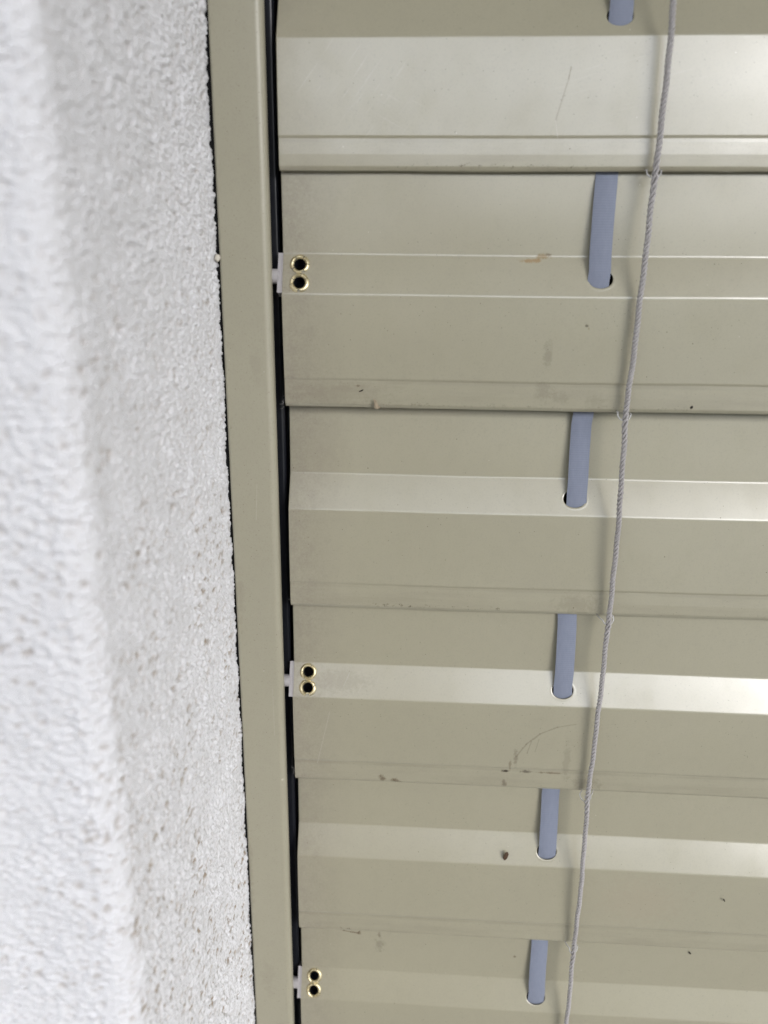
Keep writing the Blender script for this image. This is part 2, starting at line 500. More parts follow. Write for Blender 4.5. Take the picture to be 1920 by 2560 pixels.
def grains(x, y, k=0):
    """rounded grains: height 0..1 of the tallest grain over each point, and the gap to the next"""
    i = np.floor(x).astype(np.int64); j = np.floor(y).astype(np.int64)
    best = np.full(x.shape, -1.0); f1 = np.full(x.shape, 9.0)
    for di in (-1, 0, 1):
        for dj in (-1, 0, 1):
            ci, cj = i + di, j + dj
            px = ci + hash2(ci, cj, k + 1); py = cj + hash2(ci, cj, k + 2)
            r = 0.45 + 0.40 * hash2(ci, cj, k + 3)
            hh = 0.35 + 0.65 * hash2(ci, cj, k + 4)
            el = 0.75 + 0.6 * hash2(ci, cj, k + 5)
            d2 = ((x - px) * el) ** 2 + ((y - py) / el) ** 2
            h = hh * (1 - d2 / (r * r))
            best = np.maximum(best, h)
            f1 = np.minimum(f1, np.sqrt(d2))
    return np.maximum(best, -0.25), f1

def stucco_wall():
    # along the path: facade far left -> corner -> reveal -> rail
    z = np.concatenate([np.array([-1600, -1200, -800, -600, -480]), np.arange(-385, 112, 0.31), np.array([160, 250, 380])])
    rc = 7.0
    # facade part (distance left of the reveal plane), arc, reveal part (depth d from DC down to -2)
    fac = np.concatenate([np.array([-2500, -1500, -800, -400, -200, -130]), np.arange(-70, -rc, 0.8)])
    arc = np.linspace(0, math.pi / 2, 18)[:]
    rev = np.concatenate([np.arange(DC * 1000 - rc - 0.5, 60, -0.5), np.arange(60, -0.6, -0.33), np.array([-1.2, -6.0, -40.0])])
    px, pd, nx, nd, s = [], [], [], [], []
    for f in fac:
        px.append(f); pd.append(DC * 1000); nx.append(0); nd.append(1); s.append(f + rc)
    for a in arc:
        px.append(-rc + rc * math.sin(a)); pd.append(DC * 1000 - rc + rc * math.cos(a)); nx.append(math.sin(a)); nd.append(math.cos(a)); s.append(rc * a)
    for d in rev:
        px.append(0); pd.append(d); nx.append(1); nd.append(0); s.append(rc * math.pi / 2 + (DC * 1000 - rc - d))
    px, pd, nx, nd, s = map(np.array, (px, pd, nx, nd, s))
    S, ZZ = np.meshgrid(s, z)
    shp = S.shape
    a0 = rc * math.pi / 2
    S = np.where(S > a0, a0 + (S - a0) / (1 + 0.40 * np.clip((S - a0) / 60.0, 0, 1)), S)   # the trowel drew the grains out along the reveal
    u = S + 0.55 * (vnoise(S / 3.1, ZZ / 3.1, 11) - 0.5) * 2 + 0.30 * (vnoise(S * 1.3, ZZ * 1.3, 12) - 0.5)
    v = ZZ + 0.55 * (vnoise(S / 3.1, ZZ / 3.1, 21) - 0.5) * 2 + 0.30 * (vnoise(S * 1.3, ZZ * 1.3, 22) - 0.5)
    g1, f1 = grains(u / 1.75, v / 1.75, 30)
    g2, f2 = grains(u / 0.85, v / 0.85, 60)
    broad = vnoise(S / 9.0, ZZ / 9.0, 70) * 0.6 + vnoise(S / 22.0, ZZ / 30.0, 71) * 0.4
    smooth = np.clip((vnoise(S / 5.5, ZZ / 7.0, 72) - 0.35) * 2.2, 0, 1)
    h = 1.08 * g1 * (0.45 + 0.55 * smooth) + 0.38 * g2 + 1.0 * (broad - 0.5)
    # scattered pits where a grain was dragged out
    pi_ = np.floor(u / 3.3).astype(np.int64); pj = np.floor(v / 3.3).astype(np.int64)
    pit = np.zeros(shp)
    soil = np.zeros(shp)
    for di in (-1, 0, 1):
        for dj in (-1, 0, 1):
            ci, cj = pi_ + di, pj + dj
            qx = (ci + hash2(ci, cj, 81)) * 3.3; qy = (cj + hash2(ci, cj, 82)) * 3.3
            on = hash2(ci, cj, 83) < 0.75
            rr = 0.45 + 0.65 * hash2(ci, cj, 84)
            d2 = ((u - qx) ** 2 + ((v - qy) / (0.8 + 0.8 * hash2(ci, cj, 85))) ** 2) / (rr * rr)
            pit = np.maximum(pit, np.where(on, np.clip(1 - d2, 0, 1), 0))
            d3 = d2 / 2.0
            side = np.clip(0.85 + 0.6 * (v - qy) / rr, 0, 1) * np.clip((1.0 - d3) * 2.2, 0, 1) * (0.35 + 0.65 * hash2(ci, cj, 86))
            soil = np.maximum(soil, np.where(on, side, 0))
    h = h - 0.6 * pit
    h += 0.16 * (vnoise(S * 1.5, ZZ * 1.5, 90) - 0.5)
    # soil sits in the pits and hollows, more of it lower down the wall
    low = np.clip((-ZZ + 20) / 330.0, 0.0, 1.0)
    patch = np.clip((0.55 * vnoise(S / 5.0, ZZ / 7.0, 95) + 0.45 * vnoise(S / 16.0, ZZ / 24.0, 96) - 0.36) * 3.2, 0, 1)
    hollow = np.clip((-(h - 1.0 * (broad - 0.5)) - 0.02) * 2.2, 0, 1)
    dirt = 0.45 * hollow * (0.12 + 0.7 * low) * (0.3 + 0.9 * patch) + 0.62 * np.clip(soil - 0.10, 0, 1) * (0.16 + 1.0 * low) * (0.10 + 1.0 * patch)
    dust = np.clip(0.42 - (h - 1.0 * (broad - 0.5)), 0, 1)  # grain shade painted into every hollow, so it survives denoising
    dirt = np.clip(dirt * 2.3 + 0.24 * dust, 0, 0.9)
    dirt *= np.where(S < 8, 0.55, 1.0)
    # height goes to zero under the rail so that the sheet runs straight behind it
    fade = np.ones_like(S)
    fade[:, -2:] = 0.3
    h = h * fade
    X = XW * 1000 + px[None, :] + nx[None, :] * (h - 0.35)
    D = pd[None, :] + nd[None, :] * h
    n_r, n_c = shp
    co = np.stack([X * MM, -D * MM, ZZ * MM + Z0], -1).reshape(-1, 3)
    idx = np.arange(n_r * n_c).reshape(n_r, n_c)
    q = np.stack([idx[:-1, :-1], idx[:-1, 1:], idx[1:, 1:], idx[1:, :-1]], -1).reshape(-1, 4)
    me = bpy.data.meshes.new("stucco_wall")
    me.vertices.add(len(co)); me.vertices.foreach_set("co", co.ravel())
    me.loops.add(q.size); me.loops.foreach_set("vertex_index", q.ravel())
    me.polygons.add(len(q)); me.polygons.foreach_set("loop_start", np.arange(len(q)) * 4)
    me.polygons.foreach_set("use_smooth", np.ones(len(q), bool))
    at = me.attributes.new("dirt", 'FLOAT', 'POINT')  # carries the soil and the painted hollow shade
    at.data.foreach_set("value", dirt.ravel().astype(np.float32))
    me.materials.append(M_stucco)
    me.update(calc_edges=True)
    me.validate()
    o = link(bpy.data.objects.new("stucco_wall", me))
    tag(o, "rough white stucco wall and window reveal left of the blind", "wall")
    # the rest of the house front, out of view: above the opening and beyond its right side
    def box(name, x0, x1, d0, d1, z0, z1, mat):
        bm = bmesh.new()
        bmesh.ops.create_cube(bm, size=1)
        for vt in bm.verts:
            vt.co = Vector(((x0 + x1) / 2 + vt.co.x * (x1 - x0), -((d0 + d1) / 2 + vt.co.y * (d1 - d0)), (z0 + z1) / 2 + vt.co.z * (z1 - z0)))
        bmesh.ops.recalc_face_normals(bm, faces=bm.faces)
        return bm_obj(name, bm, mat, o, smooth=False)
    box("lintel", -2.6, 3.2, -0.25, DC, Z0 + 0.381, Z0 + 1.2, M_stucco_far)
    box("jamb", 1.02, 3.2, -0.25, DC, 0.0, Z0 + 0.38, M_stucco_far)
    box("sill", -0.07, 1.02, -0.25, DC + 0.03, 0.0, Z0 - 1.0, M_stucco_far)
    return box
box = stucco_wall()
bm = bmesh.new()  # unseen overhang read off the reflections, placed to block the high sky
bmesh.ops.create_cube(bm, size=1)
for vt in bm.verts:
    vt.co = Vector((vt.co.x * 6.0 + 0.4, -(DC + 0.75) + vt.co.y * 1.5, Z0 + 1.0 + vt.co.z * 0.2))
tag(bm_obj("unseen_balcony", bm, M_conc, smooth=False), "unseen concrete balcony floor placed above the window to block the high sky", "balcony")

# ------------------------------------------------------------------ window behind the blind
win = tag(bpy.data.objects.new("window", None), "dark window behind the closed blind", "window")
link(win, loc=(0.45, 0.11, Z0 - 0.3))
mesh_obj("glass", [(-0.6, 0, -0.75), (0.6, 0, -0.75), (0.6, 0, 0.7), (-0.6, 0, 0.7)], [(0, 1, 2, 3)], M_glass, win, smooth=False)
for (x0, x1, z0, z1) in ((-0.6, -0.46, -0.75, 0.7), (0.46, 0.6, -0.75, 0.7), (-0.459, 0.459, 0.6, 0.7), (-0.459, 0.459, -0.75, -0.65)):
    bm = bmesh.new()
    bmesh.ops.create_cube(bm, size=1)
    for vt in bm.verts:
        vt.co = Vector(((x0 + x1) / 2 + vt.co.x * (x1 - x0), -0.03 + vt.co.y * 0.058, (z0 + z1) / 2 + vt.co.z * (z1 - z0)))
    bm_obj("frame", bm, M_frame, win, smooth=False)

# ------------------------------------------------------------------ guide rail
def extrude_z(name, pts, z0, z1, mat, parent, closed=False, steps=6, rounded=True, nz=1):
    if rounded:
        pts, _ = round_poly(pts, steps)
    V, F = [], []
    n = len(pts)
    for k in range(nz + 1):
        zz = z0 + (z1 - z0) * k / nz
        V += [(x * MM, -d * MM, zz) for x, d in pts]
    for k in range(nz):
        for i in range(n if closed else n - 1):
            a, b = k * n + i, k * n + (i + 1) % n
            F.append((a, b, b + n, a + n))
    o = mesh_obj(name, V, F, mat, parent)
    return o

rail = extrude_z("guide_rail", [(-72.45, -20, 0), (-72.45, 3.6, 1.0), (-54.9, 3.6, 2.6), (-54.9, -1.2, 0.5), (-56.3, -1.2, 0.5), (-56.3, 1.6, 0.8),
                                (-71.0, 1.6, 0.8), (-71.0, -18, 0.5), (-53.0, -18.0, 0.4), (-53.0, -20, 0)], Z0 - 0.98, Z0 + 0.38, M_rail, None, steps=8)
tag(rail, "narrow olive beige metal guide rail between stucco wall and blind slats", "guide rail")
# black rubber-lined channel inside the rail
extrude_z("channel_liner", [(-70.5, 0.8, 0), (-70.5, -8.0, 0.6), (-58.0, -8.0, 0.5), (-56.6, -7.2, 0.5), (-53.9, -7.2, 0.8), (-53.2, -8.4, 0.5), (-53.2, -16.0, 0)],
          Z0 - 0.98, Z0 + 0.379, M_black, rail)
extrude_z("brush_seal", [(-52.9, -11.5, 0), (-52.7, -9.6, 0.4), (-51.9, -9.6, 0.4), (-51.6, -11.5, 0), (-51.3, -14.0, 0.3), (-49.0, -14.0, 0)], Z0 - 0.98, Z0 + 0.379, M_black, rail)
def foam():
    n = 420
    V, F = [], []
    for k in range(n + 1):
        zz = Z0 - 0.45 + 0.60 * k / n
        w = 0.25 * (rng.random() - 0.5)
        for (x, d) in ((-75.6, 1.2), (-74.2 + w, 1.9 + w), (-73.0, 1.6 + w), (-72.4, 1.0)):
            V.append((x * MM, -d * MM, zz))
    for k in range(n):
        for i in range(3):
            a = k * 4 + i
            F.append((a, a + 1, a + 5, a + 4))
    mesh_obj("sealing_strip", V, F, M_foam, rail)
foam()

# ------------------------------------------------------------------ the blind
blind = tag(bpy.data.objects.new("venetian_blind", None), "closed olive beige outdoor venetian blind of wide bent slats", "blind")
link(blind, loc=(-0.0507, 0, Z0))
PITCH = 80.0
SLAT_LEN = 1020.0
PROFILE = [(-7.4, 91.0, 0), (-6.0, 83.0, 1.5), (-5.5, 53.6, 2.4), (0.0, 40.2, 2.6), (0.12, 27.0, 400.0), (-0.28, 10.9, 0.8), (-0.60, 10.1, 0.8), (-0.54, 8.9, 1.2),
           (-0.56, 5.2, 8.0), (-0.80, 1.4, 1.0), (-1.6, 0.0, 0.7), (-2.7, 0.4, 0.5), (-3.0, 2.0, 0)]
POLY, IDX = round_poly([(d, z, r) for d, z, r in PROFILE], 6)
I1 = IDX[2][1]            # last point of the bend above the middle facet
MID0, MID1 = Vector(POLY[I1]), Vector(POLY[I1 + 1])
MIDDIR = (MID1 - MID0).normalized()
MIDLEN = (MID1 - MID0).length
MIDN = Vector((-MIDDIR.y, MIDDIR.x))           # outward normal in (d, z)
if MIDN.x < 0:
    MIDN = -MIDN
def mid_t(z):
    """distance down the middle facet at height z (mm)"""
    return (z - MID0.y) / MIDDIR.y

def slat_mesh(with_eyelets, slot_x, slot_t, mat):
    rows = POLY[:I1 + 1] + [tuple((MID0 + MID1) / 2)] + POLY[I1 + 1:]
    half = MIDLEN / 2
    patches = [(slot_x - 9, slot_x + 9)]
    if with_eyelets:
        patches.insert(0, (0.9, 10.2))
    xs = sorted(set([-0.8, -0.55, SLAT_LEN - 0.25, SLAT_LEN] + [v for p in patches for v in p] + [20.0, 50.0, 80.0] + [35.0, 65.0] + list(np.arange(130.0, 320.0, 12.0)) + list(np.arange(330.0, SLAT_LEN - 5, 40.0))))
    V, F, key = [], [], {}
    def vid(x, d, z):
        k = (round(x, 4), round(d, 4), round(z, 4))
        if k not in key:
            key[k] = len(V)
            V.append((x * MM, -d * MM, z * MM))
        return key[k]
    def face(ids):
        ids = [i for n, i in enumerate(ids) if i != ids[n - 1]]
        if len(ids) > 2:
            F.append(tuple(ids))
    def on_mid(x, t, lift=0.0):
        p = MID0 + MIDDIR * t + MIDN * lift
        return vid(x, p.x, p.y)
    for a in range(len(xs) - 1):
        x0, x1 = xs[a], xs[a + 1]
        inpatch = any(abs(p[0] - x0) < 1e-6 for p in patches)
        for i in range(len(rows) - 1):
            if inpatch and i in (I1, I1 + 1):
                continue
            (d0, z0), (d1, z1) = rows[i], rows[i + 1]
            face([vid(x0, d0, z0), vid(x0, d1, z1), vid(x1, d1, z1), vid(x1, d0, z0)])
    def ring_patch(outline, cx, ct, loops):
        """fill outline (x, t) around a hole; loops from the hole outwards as (list of (x, t), lift)"""
        n = len(loops[0][0])
        ids = [[on_mid(x, t, lift) for x, t in lp] for lp, lift in loops]
        for a in range(len(ids) - 1):
            for k in range(n):
                face([ids[a][k], ids[a][(k + 1) % n], ids[a + 1][(k + 1) % n], ids[a + 1][k]][::-1])
        ang = lambda p: math.atan2(p[1] - ct, p[0] - cx) % (2 * math.pi)
        lo = sorted([(ang(p), ids[-1][k]) for k, p in enumerate(loops[-1][0])])
        ou = sorted([(ang(p), on_mid(*p)) for p in outline])
        n1, n2 = len(lo), len(ou)
        half_of = [(ou[k][0] + (ou[(k + 1) % n2][0] + (2 * math.pi if k == n2 - 1 else 0))) / 2 for k in range(n2)]
        first = half_of[-1] - 2 * math.pi
        lo = [(a - (2 * math.pi if a - 2 * math.pi >= first else 0), q) for a, q in lo]
        lo.sort()
        j = 0
        for i in range(n1):
            nxt = lo[i + 1][0] if i + 1 < n1 else lo[0][0] + 2 * math.pi
            p, q = lo[i][1], lo[(i + 1) % n1][1]
            while j < n2 and lo[i][0] > half_of[j]:
                face([p, ou[(j + 1) % n2][1], ou[j % n2][1]][::-1]); j += 1
            face([p, q, ou[j % n2][1]][::-1])
        while j < n2:
            face([lo[0][1], ou[(j + 1) % n2][1], ou[j % n2][1]][::-1]); j += 1
    def loop(cx, ct, rx, rt, n=36, p=2.0):
        out = []
        for k in range(n):
            a = 2 * math.pi * (k + 0.31) / n
            c, s_ = math.cos(a), math.sin(a)
            out.append((cx + rx * math.copysign(abs(c) ** (2 / p), c), ct + rt * math.copysign(abs(s_) ** (2 / p), s_)))
        return out
    # tape slot with a pressed rim
    x0, x1 = patches[-1]
    base = loop(slot_x, slot_t, 4.2, 3.3, p=2.1)
    off = lambda e: loop(slot_x, slot_t, 4.2 + e, 3.3 + e, p=2.1)
    ring_patch([(x0, 0), (x1, 0), (x1, half), (x1, MIDLEN), (x0, MIDLEN), (x0, half)], slot_x, slot_t,
               [(base, -0.14), (off(0.12), -0.02), (off(0.4), 0.035), (off(0.75), 0.04), (off(1.0), 0.0), (off(1.2), 0.0), (off(1.4), 0.0)])
    if with_eyelets:
        x0, x1 = patches[0]
        for ct, lo_, hi in ((half * 0.5, 0, half), (half * 1.5, half, MIDLEN)):
            ring_patch([(x0, lo_), (x1, lo_), (x1, hi), (x0, hi)], EY_X, ct, [(loop(EY_X, ct, 2.37, 2.37), 0.0), (loop(EY_X, ct, 2.65, 2.65), 0.0)])
    ph = slot_x * 7.3 + slot_t * 3.1 + (2.0 if with_eyelets else 0.0)
    bow = []
    for (x, y, z) in V:                       # real sheet metal is never quite straight
        k = min(max((x / MM - 15) / 50, 0), 1)
        bow.append((x, y - k * MM * 0.13 * math.sin(x / MM / 63 + ph + z * 20), z + k * MM * (0.16 * math.sin(x / MM / 47 + ph * 2) + 0.08 * math.sin(x / MM / 17 + ph))))
    V = bow
    me = bpy.data.meshes.new("slat")
    me.from_pydata(V, [], F)
    me.materials.append(mat)
    bm = bmesh.new()
    bm.from_mesh(me)
    bmesh.ops.recalc_face_normals(bm, faces=bm.faces)
    if sum(f.normal.y * f.calc_area() for f in bm.faces) > 0:
        bmesh.ops.reverse_faces(bm, faces=bm.faces)
    bm.to_mesh(me)
    bm.free()
    me.polygons.foreach_set("use_smooth", [True] * len(me.polygons))
    return me

EY_X = 5.3

def eyelet_mesh(cfg, seed):
    """split brass tube flared outwards in petals; axis along +y out of the page is local z"""
    r0 = 2.35
    rr = random.Random(seed)
    parts = []
    for (a0, a1, reach, lift, bent) in cfg:
        n = max(4, int((a1 - a0) / 9))
        V, F = [], []
        prof = [(r0 - 0.28, -5.0), (r0 - 0.28, 0.0), (r0 - 0.10, 0.45), (r0 + 0.35, 0.72 + lift), (r0 + 0.6 * reach, 0.70 + lift), (r0 + 1.0 * reach, 0.42 + lift * 0.6), (r0 + 1.2 * reach, 0.10 + bent),
                (r0 + 1.12 * reach, 0.02 + bent), (r0 + 0.4, 0.28), (r0, -0.05), (r0, -5.0)]
        for k in range(n + 1):
            a = R(a0 + (a1 - a0) * k / n)
            e = 1.0 - 0.10 * (abs(k / n - 0.5) * 2) ** 3
            j = 1 + 0.03 * (rr.random() - 0.5)
            for q, (r, h) in enumerate(prof):
                rad = r if q < 3 or q > 8 else r0 + (r - r0) * e * j
                V.append(Vector((rad * math.cos(a) * MM, rad * math.sin(a) * MM, h * MM)))
        m_ = len(prof)
        for k in range(n):
            for i in range(m_ - 1):
                a = k * m_ + i
                F.append((a, a + 1, a + 1 + m_, a + m_))
        F.append(tuple(range(m_))); F.append(tuple(n * m_ + i for i in range(m_))[::-1])
        parts.append((V, F))
    # tube wall between the petals, so that the splits stop at the slat
    V, F = [], []
    for k in range(33):
        a = 2 * math.pi * k / 32
        for r, h in ((r0 - 0.30, -5.2), (r0 - 0.30, -0.15), (r0 + 0.02, -0.15), (r0 + 0.02, -5.2)):
            V.append(Vector((r * math.cos(a) * MM, r * math.sin(a) * MM, h * MM)))
    for k in range(32):
        for i in range(3):
            q = k * 4 + i
            F.append((q, q + 1, q + 5, q + 4))
    parts.append((V, F))
    V, F = merge(parts)
    me = bpy.data.meshes.new("eyelet")
    me.from_pydata([tuple(v) for v in V], [], F)
    me.materials.append(M_brass)
    me.materials.append(M_black)              # black bore: the shade inside the tube put into the colour
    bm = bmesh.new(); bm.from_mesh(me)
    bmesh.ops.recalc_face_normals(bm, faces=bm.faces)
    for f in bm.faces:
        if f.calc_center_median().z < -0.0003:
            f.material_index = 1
    bm.to_mesh(me); bm.free()
    me.polygons.foreach_set("use_smooth", [True] * len(me.polygons))
    me.set_sharp_from_angle(angle=R(40))
    return me

EY = {
    'B': ([(62, 118, 1.0, 0.05, 0), (122, 158, 1.0, 0.1, 0.05), (162, 212, 0.95, 0.0, 0), (2, 57, 1.0, 0.05, 0), (-52, -3, 0.95, 0, 0), (222, 285, 0.75, 0.15, 0.3)],
          [(78, 152, 0.75, 0.1, 0.1), (28, 74, 0.95, 0, 0), (158, 196, 0.8, 0.05, 0), (200, 262, 1.12, 0.05, 0), (278, 385, 1.1, 0.05, 0)]),
    'D': ([(-80, 62, 0.9, 0.05, 0), (67, 172, 0.95, 0.0, 0), (176, 235, 0.95, 0.1, 0.05), (240, 278, 0.8, 0.05, 0)],
          [(108, 255, 1.0, 0.05, 0), (22, 58, 0.9, 0.1, 0), (62, 104, 0.7, 0.15, 0.2), (284, 374, 0.95, 0.0, 0)]),
    'F': ([(-70, 70, 1.0, 0.0, 0), (74, 140, 0.9, 0.1, 0), (144, 190, 0.9, 0, 0), (194, 255, 1.0, 0.05, 0), (259, 286, 0.8, 0, 0)],
          [(100, 190, 1.0, 0.05, 0), (194, 265, 1.05, 0, 0), (269, 340, 1.0, 0.05, 0), (344, 455, 0.95, 0.0, 0)]),
}

def pin_mesh():
    """white nylon guide: a plate standing at the cut end, the round pin into the rail, and the tongue behind the slat"""
    bm = bmesh.new()
    def bx(x0, x1, t0, t1, h0, h1, bev=0.25):
        r = bmesh.ops.create_cube(bm, size=1)
        for vt in r["verts"]:
            x = (x0 + x1) / 2 + vt.co.x * (x1 - x0); t = (t0 + t1) / 2 + vt.co.y * (t1 - t0); h = (h0 + h1) / 2 + vt.co.z * (h1 - h0)
            p = MID0 + MIDDIR * t + MIDN * h
            vt.co = Vector((x * MM, -p.x * MM, p.y * MM))
        es = list({e for vt in r["verts"] for e in vt.link_edges})
        bmesh.ops.bevel(bm, geom=es, offset=bev * MM, segments=2, affect='EDGES')
    bx(-2.15, -0.92, -0.6, MIDLEN + 0.3, -3.6, 0.2)
    p = MID0 + MIDDIR * (MIDLEN * 0.55) + MIDN * (-1.2)
    r = bmesh.ops.create_cone(bm, cap_ends=True, segments=28, radius1=2.6 * MM, radius2=2.6 * MM, depth=10.5 * MM,
                              matrix=Matrix.Translation((-7.0 * MM, -p.x * MM, p.y * MM)) @ Matrix.Rotation(R(90), 4, 'Y'))
    es = [e for e in {e for vt in r["verts"] for e in vt.link_edges} if len(e.link_faces) == 2 and abs(e.link_faces[0].normal.dot(e.link_faces[1].normal)) < 0.3]
    bmesh.ops.bevel(bm, geom=es, offset=0.5 * MM, segments=2, affect='EDGES')
    me = bpy.data.meshes.new("guide_pin")
    bm.to_mesh(me); bm.free()
    me.materials.append(M_nylon)
    me.polygons.foreach_set("use_smooth", [True] * len(me.polygons))
    me.set_sharp_from_angle(angle=R(35))
    return me
PIN = pin_mesh()

#        key, bottom z, eyelets, slot centre x, slot height z, tilt (deg, + turns the face up)
SLATS = [('T', 115.0, True, 109.3, 46.3, 0.0), ('A', 35.0, False, 109.6, 46.3, 2.3), ('B', -45.3, True, 110.1, 46.3, -1.2), ('C', -125.1, False, 108.2, 46.3, 2.4),
         ('D', -205.6, True, 109.4, 46.3, 0.0), ('E', -285.5, False, 108.8, 46.3, 1.8), ('F', -365.6, True, 109.2, 46.3, 0.0), ('G', -445.0, False, 109.0, 46.3, 0.0)]
FRAME_MID = Matrix(((1, 0, 0), (0, 0, 0), (0, 0, 0)))
for key, zb, eye, slx, slz, tilt in SLATS:
    me = slat_mesh(eye, slx, mid_t(slz), M_slat[key])
    o = link(bpy.data.objects.new("slat", me), blind, (0, 0, zb * MM))
    o.rotation_euler.x = -R(tilt)
    md = o.modifiers.new("thickness", 'SOLIDIFY')
    md.thickness = 0.00045
    md.offset = -1
    md.use_even_offset = False
    if eye:
        link(bpy.data.objects.new("guide_pin", PIN), o)
        cfg = EY.get(key, EY['B'])
        for j, t in enumerate((MIDLEN * 0.25, MIDLEN * 0.75)):
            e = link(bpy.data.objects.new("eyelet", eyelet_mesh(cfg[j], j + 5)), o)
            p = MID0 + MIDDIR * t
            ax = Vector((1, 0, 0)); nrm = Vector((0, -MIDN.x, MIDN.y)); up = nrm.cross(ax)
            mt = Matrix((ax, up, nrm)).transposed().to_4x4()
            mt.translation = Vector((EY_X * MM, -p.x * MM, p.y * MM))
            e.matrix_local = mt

# ------------------------------------------------------------------ lift tape, threaded through the slots
TX = {115: 109.6, 35: 109.5, -45.3: 109.3, -124.8: 108.9, -205.2: 109.3, -285: 109.0, -365: 109.2, -445: 109.0}
def tape():
    pts = []
    for key, zb, eye, slx, slz, tilt in SLATS:
        cx = {'T': 109.6, 'A': 109.8, 'B': 109.4, 'C': 108.8, 'D': 109.4, 'E': 109.0, 'F': 109.3, 'G': 109.0}[key]
        for zz, d in ((74, -4.3), (62, -3.2), (54, -2.4), (49, -2.1), (45, -2.1), (41, -2.3), (34, -3.0), (20, -4.1), (6, -4.9)):
            d = d - zz * math.sin(R(tilt))
            pts.append((cx + 0.12 * math.sin(zz * 0.7 + zb), d, zb + zz))
    P = [Vector((x * MM, -d * MM, z * MM)) for x, d, z in pts]
    V, F = [], []
    for p in P:
        for (dx, dy) in ((-3.75, 0), (-3.6, -0.10), (3.6, -0.10), (3.75, 0), (3.6, 0.14), (-3.6, 0.14)):
            V.append(p + Vector((dx * MM, dy * MM, 0)))
    for k in range(len(P) - 1):
        for i in range(6):
            a, b = k * 6 + i, k * 6 + (i + 1) % 6
            F.append((a, b, b + 6, a + 6))
    o = mesh_obj("lift_tape", V, F, M_tape, blind)
    o.data.set_sharp_from_angle(angle=R(50))
tape()

# ------------------------------------------------------------------ twisted ladder cord with its clips
def cord():
    nodes = [(160, 123.3, 4.0), (115, 123.4, 3.0), (83, 123.6, 4.6), (60, 124.0, 4.4), (34, 123.9, 2.6), (8, 123.0, 4.3), (-20, 122.5, 4.4), (-45.5, 122.2, 2.6),
             (-75, 122.9, 4.3), (-100, 123.3, 4.4), (-125, 123.6, 2.6), (-150, 123.0, 4.3), (-178, 122.6, 4.4), (-204.8, 122.4, 2.6), (-230, 122.7, 4.4), (-258, 123.0, 4.4),
             (-284.5, 122.9, 2.6), (-305, 122.8, 4.3), (-328, 122.6, 4.6), (-365, 122.6, 2.6), (-400, 122.5, 4.4), (-445, 122.5, 2.6)]
    zs = np.array([n[0] for n in nodes][::-1]); xs = np.array([n[1] for n in nodes][::-1]); ds = np.array([n[2] for n in nodes][::-1])
    z = np.arange(-440, 155, 0.42)
    x = np.interp(z, zs, xs); d = np.interp(z, zs, ds)
    k = np.ones(13) / 13
    pad = lambda a: np.convolve(np.pad(a, 6, mode='edge'), k, mode='valid')
    x, d = pad(x), pad(d)
    x += 0.10 * np.sin(z / 5.1) + 0.08 * np.sin(z / 2.3 + 1)
    # the lay loosens around each clip
    loose = np.zeros_like(z)
    for b in [s[1] for s in SLATS]:
        loose = np.maximum(loose, np.exp(-((z - b + 2.5) / 5.0) ** 2))
    ph = np.cumsum(0.42 * 2 * math.pi / (4.9 + 3.0 * loose + 0.5 * np.sin(z / 17.0)))
    parts = []
    for s in range(3):
        a = -ph + s * 2 * math.pi / 3
        rad = 0.60 + 0.12 * loose * (1 if s else 0.2)
        path = [Vector(((x[i] + rad[i] * math.cos(a[i])) * MM, -(d[i] + rad[i] * math.sin(a[i])) * MM, z[i] * MM)) for i in range(len(z))]
        parts.append(tube(path, [0.455 * MM * (1 + 0.06 * math.sin(q * 1.7 + s)) for q in range(len(z))], 8))
    # stray fibres
    for _ in range(80):
        i = random.randrange(4, len(z) - 4)
        if random.random() < 0.6:
            b = random.choice([s[1] for s in SLATS])
            i = int(np.clip(np.searchsorted(z, b + random.gauss(0, 4)), 4, len(z) - 4))
        a = random.uniform(0, math.pi)
        c = Vector((x[i] * MM, -d[i] * MM, z[i] * MM))
        o = Vector((math.cos(a), -math.sin(a), random.uniform(-1, 1)))
        L = random.uniform(0.6, 2.2) * MM
        bend = Vector((random.uniform(-1, 1), random.uniform(-1, 0.2), random.uniform(-1, 1))) * L * 0.5
        path = [c + o.normalized() * (0.9 * MM) + (o * L + bend * t) * t for t in (0, 0.35, 0.7, 1.0)]
        parts.append(tube(path, 0.035 * MM, 4))
    V, F = merge(parts)
    co = mesh_obj("ladder_cord", V, F, M_cord, blind)
    return co, (lambda zz: (float(np.interp(zz, z, x)), float(np.interp(zz, z, d))))
ladder, cord_at = cord()

